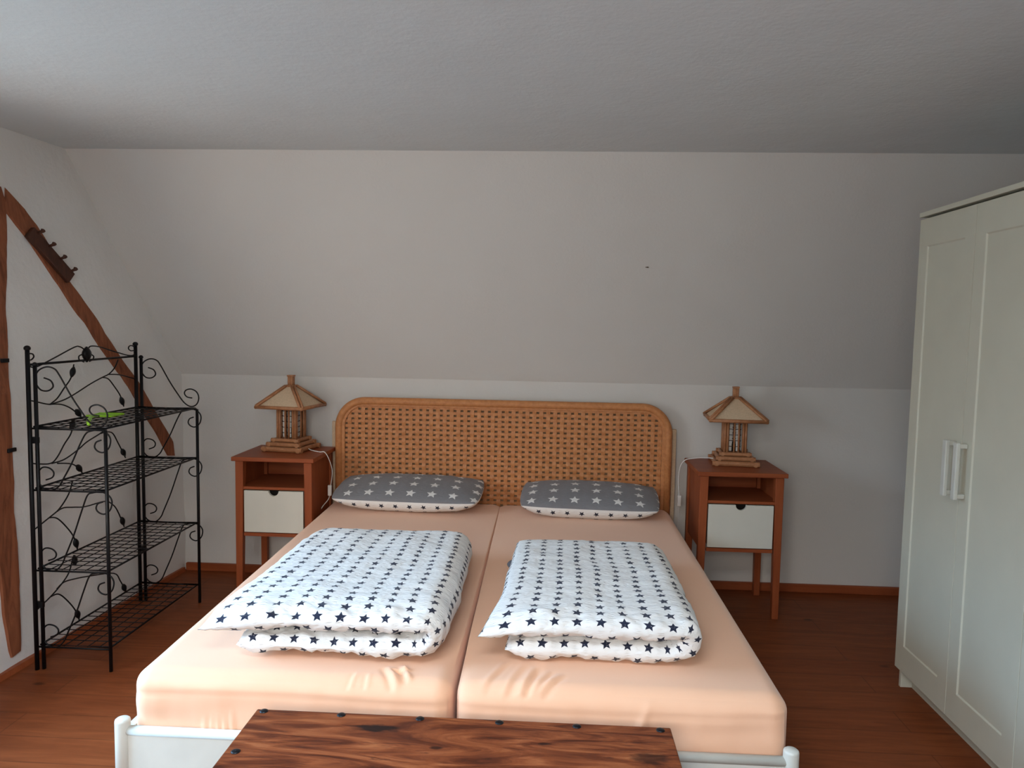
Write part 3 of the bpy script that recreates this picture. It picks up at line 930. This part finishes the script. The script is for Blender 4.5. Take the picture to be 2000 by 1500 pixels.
# ------------------------------------------------------------------ pillows
def pillow(name, cx, cy, cz, W, D, H, tilt, rz, seed, label):
    nx, ny = 60, 40
    mb = MB(); uvs = []; mats = []
    rot = Matrix.Rotation(rz, 3, 'Z') @ Matrix.Rotation(tilt, 3, 'X')
    for side in (1, -1):
        b = len(mb.v)
        for i in range(nx+1):
            for j in range(ny+1):
                u, v = -math.cos(PI*i/nx), -math.cos(PI*j/ny)
                k = 1-.10*(1-abs(u)**2)*0
                # pinched corners
                px = u*W/2*(1-.045*(1-v*v)**1*0-.05*abs(v)**3)
                py = v*D/2*(1-.08*abs(u)**4)
                h = (max(0, 1-abs(u)**2.6)**.62)*(max(0, 1-abs(v)**2.4)**.62)
                h = h if side > 0 else h**.7
                z = side*H*h*(.36 if side > 0 else .64)
                z += side*.004*noise.noise(Vector((px*9, py*9, seed)))*min(1, h*3)
                z += side*.0025*noise.noise(Vector((px*28, py*50, seed)))*min(1, h*3)
                q_ = Vector((px, py, z))
                acc = 0 if j == 0 else acc+(q_-pq).length
                pq = q_
                mb.v.append(Vector((cx, cy, cz))+rot @ q_)
                uvs.append((px*1.03, acc if side < 0 else py*1.15))
        for i in range(nx):
            for j in range(ny):
                mb.f.append((b+i*(ny+1)+j, b+(i+1)*(ny+1)+j, b+(i+1)*(ny+1)+j+1, b+i*(ny+1)+j+1)); mats.append(0 if side > 0 else 1)
    o = mb.build(name, [M['pillow_top'], M['pillow_side']], fix=False)
    me = o.data; uvl = me.uv_layers.new(name='UVMap')
    for p in me.polygons:
        p.material_index = mats[p.index]; p.use_smooth = True
    # metric uv: walk along y so that the puffed side is not stretched
    for lp in me.loops: uvl.data[lp.index].uv = uvs[lp.vertex_index]
    bm = bmesh.new(); bm.from_mesh(me)
    bmesh.ops.remove_doubles(bm, verts=bm.verts[:], dist=.0003)
    bmesh.ops.recalc_face_normals(bm, faces=bm.faces[:]); bm.to_mesh(me); bm.free()
    tag(o, label, 'pillow')
    return o
pillow('pillow', -.452, -.282, .572, .77, .36, .145, R(9), R(-2), 1.0, 'grey pillow with white stars at the head of the left mattress')
pillow('pillow', .488, -.282, .563, .71, .36, .145, R(9), R(-3), 5.0, 'grey pillow with white stars at the head of the right mattress')

# ------------------------------------------------------------------ nightstands
def nightstand(loc, label, H, W):
    t = thing('nightstand', label, 'nightstand', loc, 0, None)
    D = .39
    lw = .042
    hw = W/2-.014
    MB().box(-W/2, W/2, -D/2-.005, D/2-.001, H-.022, H).build('top', M['ns_x'], t, bevel=.003)
    yf, yb = -D/2+.012, D/2-.012
    for sx in (-1, 1):
        for y0 in (yf, yb-lw):
            x1 = sx*hw; x0 = sx*(hw-lw)
            mb = MB()
            xa, xb = min(x0, x1), max(x0, x1)
            mb.box(xa, xb, y0, y0+lw, 0, H-.022)
            # taper to the foot
            for v_ in mb.v:
                if v_.z < .01:
                    inner = (xa if sx > 0 else xb)
                    if abs(v_.x-inner) < 1e-6: v_.x += sx*.010
                    if abs(v_.y-(y0+lw if y0 == yf else y0)) < 1e-6: v_.y += -.010 if y0 == yf else .010
            mb.build('leg', M['ns_z'], t, bevel=.003)
        xs0, xs1 = sx*(hw-.008), sx*(hw-.024)
        MB().box(min(xs0, xs1), max(xs0, xs1), yf+lw, yb-lw, .345, H-.022).build('side_panel', M['ns_z'], t, bevel=.001)
    ix = hw-lw
    MB().box(-hw+.024, hw-.024, yf+.006, yb-.01, .578, .592).build('shelf', M['ns_x'], t, bevel=.001)
    MB().box(-ix, ix, yf+.004, yf+.022, .335, .352).build('front_rail', M['ns_x'], t, bevel=.001)
    MB().box(-hw+.024, hw-.024, yb-.02, yb-.008, .345, .672).build('back_panel', M['ns_x'], t)
    # drawer with half round finger notch
    z0, z1 = .357, .573
    r = .026; n = 12
    poly = [(-ix+.003, z0), (ix-.003, z0), (ix-.003, z1), (r, z1)]
    poly += [(r*math.cos(a), z1-r*math.sin(a)) for a in [PI*i/n for i in range(1, n)]]
    poly += [(-r, z1), (-ix+.003, z1)]
    dr_ = MB().prism(poly, lambda x, z: (x, yf+.001, z), lambda x, z: (x, yf+.018, z)).build('drawer', M['drawer'], t, bevel=.0012)
    MB().box(-r-.02, r+.02, yf+.030, yf+.034, z1-r-.02, z1-.001).build('notch_shade', M['dark'], dr_)  # near-black plate that paints the shade inside the notch
    MB().box(-ix+.01, ix-.01, yf+.035, yb-.03, z0+.002, z0+.012).build('drawer_bottom', M['ns_x'], dr_)
    return t
nightstand((-1.127, -.247, 0), 'reddish wooden nightstand with white drawer on the left of the bed, by the wire shelf', .748, .426)
nightstand((1.228, -.247, 0), 'reddish wooden nightstand with white drawer on the right of the bed, toward the wardrobe', .738, .436)

# ------------------------------------------------------------------ pagoda lamps
def pagoda_lamp(loc, rz, label, rs):
    t = thing('table_lamp', label, 'lamp', loc, rz, 'pagoda lamps on the nightstands')
    def square_ring(s, z, r, mat='lamp_cane', name='base_tier', over=.006):
        mb = MB()
        h = s/2
        for k in range(4):
            a = k*PI/2
            c, s_ = math.cos(a), math.sin(a)
            def rr(x, y): return (x*c-y*s_, x*s_+y*c, z)
            o = over if k % 2 == 0 else 0
            mb.tube([rr(-h-o, -h+r), rr(h+o, -h+r)], r, 10)
        return mb
    # base tiers
    for s_, z, r in ((.222, .0135, .0135), (.186, .037, .012), (.150, .058, .0105)):
        mb = square_ring(s_, z, r)
        mb.box(-s_/2+r, s_/2-r, -s_/2+r, s_/2-r, z-r*.6, z+r*.6)
        mb.build('base_tier', M['lamp_cane'], t, smooth=False)
    zb, zt = .064, .236
    # corner posts, each a bundle of canes
    q = .052
    for sx in (-1, 1):
        for sy in (-1, 1):
            mb = MB()
            for dx, dy in ((0, 0), (-sx*.013, 0), (0, -sy*.013)):
                mb.tube([(sx*q+dx, sy*q+dy, zb), (sx*q+dx, sy*q+dy, zt)], .0066, 8)
            mb.build('corner_post', M['lamp_cane'], t, smooth=True)
    for k in range(4):
        a = k*PI/2; rot = Matrix.Rotation(a, 3, 'Z')
        mb = MB()
        for dx in (-.006, .016) if k % 2 == 0 else (.004,):
            mb.tube([rot @ Vector((dx, -q-.002, zb)), rot @ Vector((dx, -q-.002, zt))], .0045, 8)
        mb.build('slim_cane', M['lamp_cane'], t, smooth=True)
        mb = MB()
        for zz in (.095, .125, .155, .185, .212):
            mb.tube([rot @ Vector((-.030, -.039, zz)), rot @ Vector((.030, -.039, zz))], .0018, 6)
        mb.build('cane_rungs', M['timber_dark'], t)
        mb = MB()
        for dx in (-.022, .012):
            mb.quadbox(rot @ Vector((dx, -.034, .146)), (.013, .002, .15), rot)
        mb.build('paper_strip', M['paper_white'], t)
    mb = MB().lathe([(.012, .06), (.012, .10), (.009, .105), (.009, .115)], (0, 0, 0), 14)
    mb.build('lamp_socket', M['dark'], t, smooth=True)
    # roof
    s_ = rs/2; ze, za = .238, .346; sa = .021
    for k in range(4):
        a = k*PI/2; rot = Matrix.Rotation(a, 3, 'Z')
        # eaves
        MB().tube([rot @ Vector((-s_, -s_+.008, ze)), rot @ Vector((s_, -s_+.008, ze))], .0095, 10).build('eave_cane', M['lamp_cane'], t, smooth=True)
        # ridge canes, two side by side
        c0 = rot @ Vector((s_-.006, -s_+.006, ze+.006)); c1 = rot @ Vector((sa, -sa, za))
        side = rot @ Vector((.0055, .0055, 0))
        MB().tube([c0+side, c1+side], .0072, 8).tube([c0-side, c1-side], .0072, 8).build('ridge_cane', M['lamp_cane'], t, smooth=True)
        p = [rot @ Vector(v_) for v_ in ((-s_+.02, -s_+.010, ze+.004), (s_-.02, -s_+.010, ze+.004), (sa-.004, -sa, za-.004), (-sa+.004, -sa, za-.004))]
        ins = (rot @ Vector((0, .6, -.8)))*.003
        mb = MB(); mb.v = p+[v_+ins for v_ in p]
        mb.f = [(0, 1, 2, 3), (7, 6, 5, 4), (0, 4, 5, 1), (1, 5, 6, 2), (2, 6, 7, 3), (3, 7, 4, 0)]
        mb.build('shade_panel', M['paper'], t)
        MB().tube([rot @ Vector((-sa-.004, -sa-.001, za)), rot @ Vector((sa+.004, -sa-.001, za))], .0058, 8).build('collar_cane', M['lamp_cane'], t, smooth=True)
    mb = MB()
    for dx in (-.0095, .0, .0095):
        for dy in (-.0095, .0, .0095):
            mb.tube([(dx, dy, za-.006), (dx, dy, za+.056)], .0058, 8)
    mb.build('finial', M['lamp_cane'], t, smooth=True)
    mb = MB().box(-.017, .017, -.017, .017, za+.050, za+.058)
    mb.build('finial_cap', M['lamp_cane'], t, bevel=.002)
    return t
l1 = pagoda_lamp((-1.120, -.182, .7485), R(-10), 'cane pagoda lamp on the nightstand between the wire shelf and the bed', .275)
l2 = pagoda_lamp((1.240, -.182, .7385), R(-5.5), 'cane pagoda lamp on the nightstand between the bed and the wardrobe', .290)
def cord(lamp, pts, sw):
    inv = (Matrix.Translation(lamp.location) @ Matrix.Rotation(lamp.rotation_euler.z, 4, 'Z')).inverted()
    P = smooth_path([inv @ Vector(p) for p in pts], 8)
    c = MB().tube(P, .0024, 8).build('power_cord', M['plastic_white'], lamp, smooth=True)
    c['label'] = 'thin white cord with inline switch'
    s_ = inv @ Vector(sw)
    rz = Matrix.Rotation(-lamp.rotation_euler.z, 3, 'Z')
    s1 = MB().quadbox(s_, (.020, .016, .058), rz).build('inline_switch', M['plastic_white'], c, bevel=.004)
    MB().quadbox(s_+rz @ Vector((0, -.009, .002)), (.009, .005, .018), rz).build('rocker', M['plastic_white'], c, bevel=.001) if False else None
cord(l1, [(-1.03, -.20, .766), (-.995, -.235, .757), (-.94, -.26, .7525), (-.912, -.265, .7525), (-.890, -.262, .715), (-.876, -.25, .65), (-.883, -.25, .58), (-.890, -.25, .545), (-.895, -.25, .50), (-.945, -.24, .42), (-.95, -.20, .25), (-.95, -.10, .12)], (-.889, -.25, .545))
cord(l2, [(1.135, -.19, .763), (1.09, -.17, .762), (1.04, -.16, .755), (1.0, -.15, .744), (.975, -.145, .71), (.966, -.145, .64), (.972, -.145, .56), (.974, -.145, .52), (.974, -.145, .48), (.972, -.12, .3), (.972, -.08, .12)], (.974, -.145, .52))
# wall socket behind the right nightstand
s0 = MB().box(1.24, 1.32, -.012, -.0035, .655, .735)
so = s0.build('wall_socket', M['plastic_white'], bevel=.004)
tag(so, 'white wall socket seen through the back of the right nightstand', 'socket')

# ------------------------------------------------------------------ wrought iron folding shelf
SH = Vector((-1.645, -.875, 0))
shelf = thing('wire_shelf', 'black wrought iron folding shelf with leaf scrolls standing along the gable wall', 'shelf', SH)
def sh(mb, name, mat='iron', parent=None, **k):
    mb.v = [v_-SH for v_ in mb.v]
    return mb.build(name, M[mat], parent if parent is not None else shelf, **k)
XBK, XFR, YN, YF = -1.795, -1.490, -1.262, -.492
LEV = (.992, .742, .411, .092)
# back panel
mb = MB()
for y in (YN-.006, YF-.010):
    mb.tube([(XBK, y, 0), (XBK, y, 1.305)], .0088, 10)
    mb.lathe([(.004, 0), (.012, .004), (.013, .012), (.008, .019), (.001, .021)], (XBK, y, 1.303), 12)
mb.tube([(XBK, YN, 1.247), (XBK, YF, 1.252)], .005, 8)
bp = sh(mb, 'back_frame', smooth=True)
mb = MB()
for i, v_ in enumerate(VINES):
    P = [(XBK, p[0], p[1]) for p in v_]
    mb.tube(smooth_path(P, 5), .0030, 7)
sh(mb, 'vine_scroll', smooth=True, parent=bp)
def leaf(a, b_, wd, name='leaf'):
    mb = MB(); a = Vector((XBK, *a)); b_ = Vector((XBK, *b_)); d = b_-a
    pr = Vector((1, 0, 0)).cross(d).normalized(); n = 10; b0 = 0
    for i in range(n+1):
        t = i/n; w_ = wd*math.sin(PI*t)**.8*(1-.25*t)+.0008
        c = a+d*t
        for k in range(8):
            q = 2*PI*k/8
            mb.v.append(c+pr*w_*math.cos(q)+Vector((1, 0, 0))*(.0035+wd*.42*math.sin(PI*t))*math.sin(q))
    for i in range(n):
        for k in range(8):
            k2 = (k+1) % 8
            mb.f.append((i*8+k, i*8+k2, i*8+8+k2, i*8+8+k))
    sh(mb, name, smooth=True, parent=bp)
for a, b_ in LEAVES:
    m0, m1 = (a[0]+b_[0])/2, (a[1]+b_[1])/2
    k = .5*max(1.0, .050/math.dist(a, b_))
    leaf((m0+(a[0]-b_[0])*k, m1+(a[1]-b_[1])*k), (m0-(a[0]-b_[0])*k, m1-(a[1]-b_[1])*k), .0160)
leaf((-.891, 1.310), (-.893, 1.240), .030, 'crest_leaf')
# side panels
def side_panel(y):
    mb = MB()
    xr = XBK+.022
    mb.tube([(xr, y, 0), (xr, y, 1.243)], .0078, 10)
    mb.lathe([(.003, 0), (.0105, .003), (.011, .010), (.006, .016), (.001, .018)], (xr, y, 1.24), 12)
    mb.tube([(XFR, y, 0), (XFR, y, LEV[0])], .0072, 10)
    for z in LEV: mb.tube([(XBK, y, z), (XFR, y, z)], .0042, 8)
    f = sh(mb, 'side_frame', smooth=True)
    mb = MB()
    def fx(x): return x
    mb.tube(smooth_path([(fx(x)+.004, y, z) for x, z in SIDE_TOP], 5), .0032, 7)
    for zt, zb_ in ((LEV[0], LEV[1]), (LEV[1], LEV[2]), (LEV[2], LEV[3])):
        pts = [(x, y, zb_+(z-.750)/(.994-.750)*(zt-zb_-.006)+.003) for x, z in SIDE_BAY]
        # keep the scroll ends round: only the straight middle stretches
        k = (zt-zb_)/.25
        pp = []
        for i, (x, z) in enumerate(SIDE_BAY):
            if i <= 10: zz = zt-(.994-z)
            elif i >= 15: zz = zb_+(z-.750)
            else: zz = zb_+(z-.750)/(.994-.750)*(zt-zb_)
            pp.append((x, y, zz))
        mb.tube(smooth_path(pp, 5), .0032, 7)
    sh(mb, 'scroll', smooth=True, parent=f)
    for z in (.945, .27):
        sh(MB().quadbox((XBK+.011, y, z), (.036, .016, .026)).quadbox((XBK+.022, y, z-.03), (.010, .014, .04)), 'hinge_clip', parent=f, bevel=.003)
side_panel(YN+.004); side_panel(YF)
for z in LEV:
    mb = MB(); x0, x1, y0, y1 = XBK+.006, XFR-.004, YN+.012, YF-.010
    mb.tube([(x0, y0, z+.006), (x1, y0, z+.006), (x1, y1, z+.006), (x0, y1, z+.006)], .0042, 8, closed=True)
    for i in range(1, 6):
        x = x0+(x1-x0)*i/6
        mb.tube([(x, y0, z+.004), (x, y1, z+.004)], .0020, 6)
    for i in range(1, 15):
        y = y0+(y1-y0)*i/15
        mb.tube([(x0, y, z+.0075), (x1, y, z+.0075)], .0020, 6)
    sh(mb, 'wire_tray', smooth=True)
# lime plastic thing on the top tray: flat head with a short handle
fs = thing('fly_swatter', 'small lime green plastic flat-headed tool lying on the top tray of the wire shelf', 'tool', (-1.70, -1.0, 1.0025))
mb = MB()
for i in range(7):
    mb.box(-.05+i*.016-.004, -.05+i*.016+.004, .04, .13, .0015, .006)
for j in range(6):
    mb.box(-.055, .052, .045+j*.016-.004, .045+j*.016+.004, .002, .0065)
mb.tube([(-.056, .038, .006), (.054, .038, .006), (.054, .132, .006), (-.056, .132, .006)], .0045, 8, closed=True)
mb.build('head', M['lime'], fs, bevel=0)
MB().tube(smooth_path([(-.02, .038, .008), (.0, -.02, .009), (.045, -.10, .009), (.09, -.18, .009), (.125, -.230, .009)], 5), .0075, 10).build('handle', M['lime'], fs, smooth=True)

# ------------------------------------------------------------------ wardrobe
WX, WY0, WW = 1.700, -1.085, .388
wd = thing('wardrobe', 'tall white wardrobe with panelled doors and white bar handles by the right wall', 'wardrobe', (WX+.25, WY0-1.5*WW, 0))
WO = Vector((WX+.25, WY0-1.5*WW, 0))
def wm(mb, name, parent=None, mat='wardrobe', **k):
    mb.v = [v_-WO for v_ in mb.v]
    return mb.build(name, M[mat], parent if parent is not None else wd, **k)
WY1 = WY0-3*WW
DT = .018
bodyx = WX+DT+.003
wm(MB().box(bodyx, bodyx+.48, WY0-.016, WY0, 0, 1.882), 'side_board', bevel=.001)
wm(MB().box(bodyx, bodyx+.48, WY1, WY1+.016, 0, 1.882), 'side_board', bevel=.001)
wm(MB().box(bodyx-.002+.0, bodyx+.47, WY1+.016, WY0-.016, .085, .101).box(bodyx+.465, bodyx+.475, WY1+.016, WY0-.016, .085, 1.88), 'carcass')
wm(MB().box(bodyx+.045, bodyx+.06, WY1+.016, WY0-.016, 0, .085), 'plinth')
wm(MB().box(WX-.004, bodyx+.482, WY1-.002, WY0+.003, 1.883, 1.901), 'top_board', bevel=.0015)
for k in range(3):
    y1 = WY0-k*WW-.0015; y0 = y1-WW+.003
    z0, z1 = .084, 1.874
    st = .062; dp = .005
    zi0, zi1 = z0+.105, z1-.105
    mb = MB()
    # frame ring in front, recessed panel behind with sloped border
    def V(x, y, z): mb.v.append(Vector((x, y, z))); return len(mb.v)-1
    o_ = [V(WX, y0, z0), V(WX, y1, z0), V(WX, y1, z1), V(WX, y0, z1)]
    i_ = [V(WX, y0+st, zi0), V(WX, y1-st, zi0), V(WX, y1-st, zi1), V(WX, y0+st, zi1)]
    p_ = [V(WX+dp, y0+st+.004, zi0+.004), V(WX+dp, y1-st-.004, zi0+.004), V(WX+dp, y1-st-.004, zi1-.004), V(WX+dp, y0+st+.004, zi1-.004)]
    b_ = [V(WX+DT, y0, z0), V(WX+DT, y1, z0), V(WX+DT, y1, z1), V(WX+DT, y0, z1)]
    for a in range(4):
        c = (a+1) % 4
        mb.f += [(o_[a], o_[c], i_[c], i_[a]), (i_[a], i_[c], p_[c], p_[a]), (o_[c], o_[a], b_[a], b_[c])]
    mb.f += [tuple(p_), tuple(b_[::-1])]
    d = wm(mb, 'door', bevel=.0012)
    if k < 2:
        hy = (y0+.036) if k == 0 else (y1-.030)
        hz0, hz1 = .866, 1.064
        mb = MB()
        mb.box(WX-.040, WX-.026, hy-.012, hy+.012, hz0, hz1)
        mb.box(WX-.028, WX-.0005, hy-.008, hy+.008, hz0+.004, hz0+.020)
        mb.box(WX-.028, WX-.0005, hy-.008, hy+.008, hz1-.020, hz1-.004)
        wm(mb, 'handle', d, mat='white_metal', bevel=.003)
    if k == 2:
        hy = y1-.030
        mb = MB()
        mb.box(WX-.026, WX-.010, hy-.008, hy+.008, .868, 1.060)
        mb.box(WX-.012, WX-.0005, hy-.006, hy+.006, .874, .886)
        mb.box(WX-.012, WX-.0005, hy-.006, hy+.006, 1.042, 1.054)
        wm(mb, 'handle', d, mat='white_metal', bevel=.003)

# ------------------------------------------------------------------ foreground table
TX0, TX1, TYB, TYF, TZ = -.475, .600, -2.258, -2.86, .42
tb = thing('wooden_table', 'low rustic dark wood table with black nail heads at the foot of the bed', 'table', (0, 0, 0))
MB().box(TX0, TX1, TYF, TYB, TZ-.035, TZ).build('tabletop', M['acacia'], tb, bevel=.004, seg=3)
MB().box(TX0+.06, TX1-.06, TYF+.06, TYB-.06, TZ-.115, TZ-.036).build('apron', M['acacia'], tb, bevel=.002)
for x in (TX0+.06, TX1-.06):
    for y in (TYF+.06, TYB-.06):
        MB().box(x-.035, x+.035, y-.035, y+.035, 0, TZ-.036).build('leg', M['acacia'], tb, bevel=.004)
nails = [(-.453, -2.270), (-.248, -2.271), (-.042, -2.272), (.163, -2.273), (.361, -2.274), (.572, -2.274), (-.448, -2.455), (.575, -2.455),
         (-.448, -2.65), (.575, -2.65), (-.453, -2.84), (-.248, -2.84), (-.042, -2.84), (.163, -2.84), (.361, -2.84), (.575, -2.84)]
for x, y in nails:
    MB().lathe([(.0112, 0), (.0112, .0012), (.0085, .0030), (.004, .0040), (.0005, .0042)], (x, y, TZ-.0002), 20).build('nail', M['iron_nail'], tb, smooth=True)
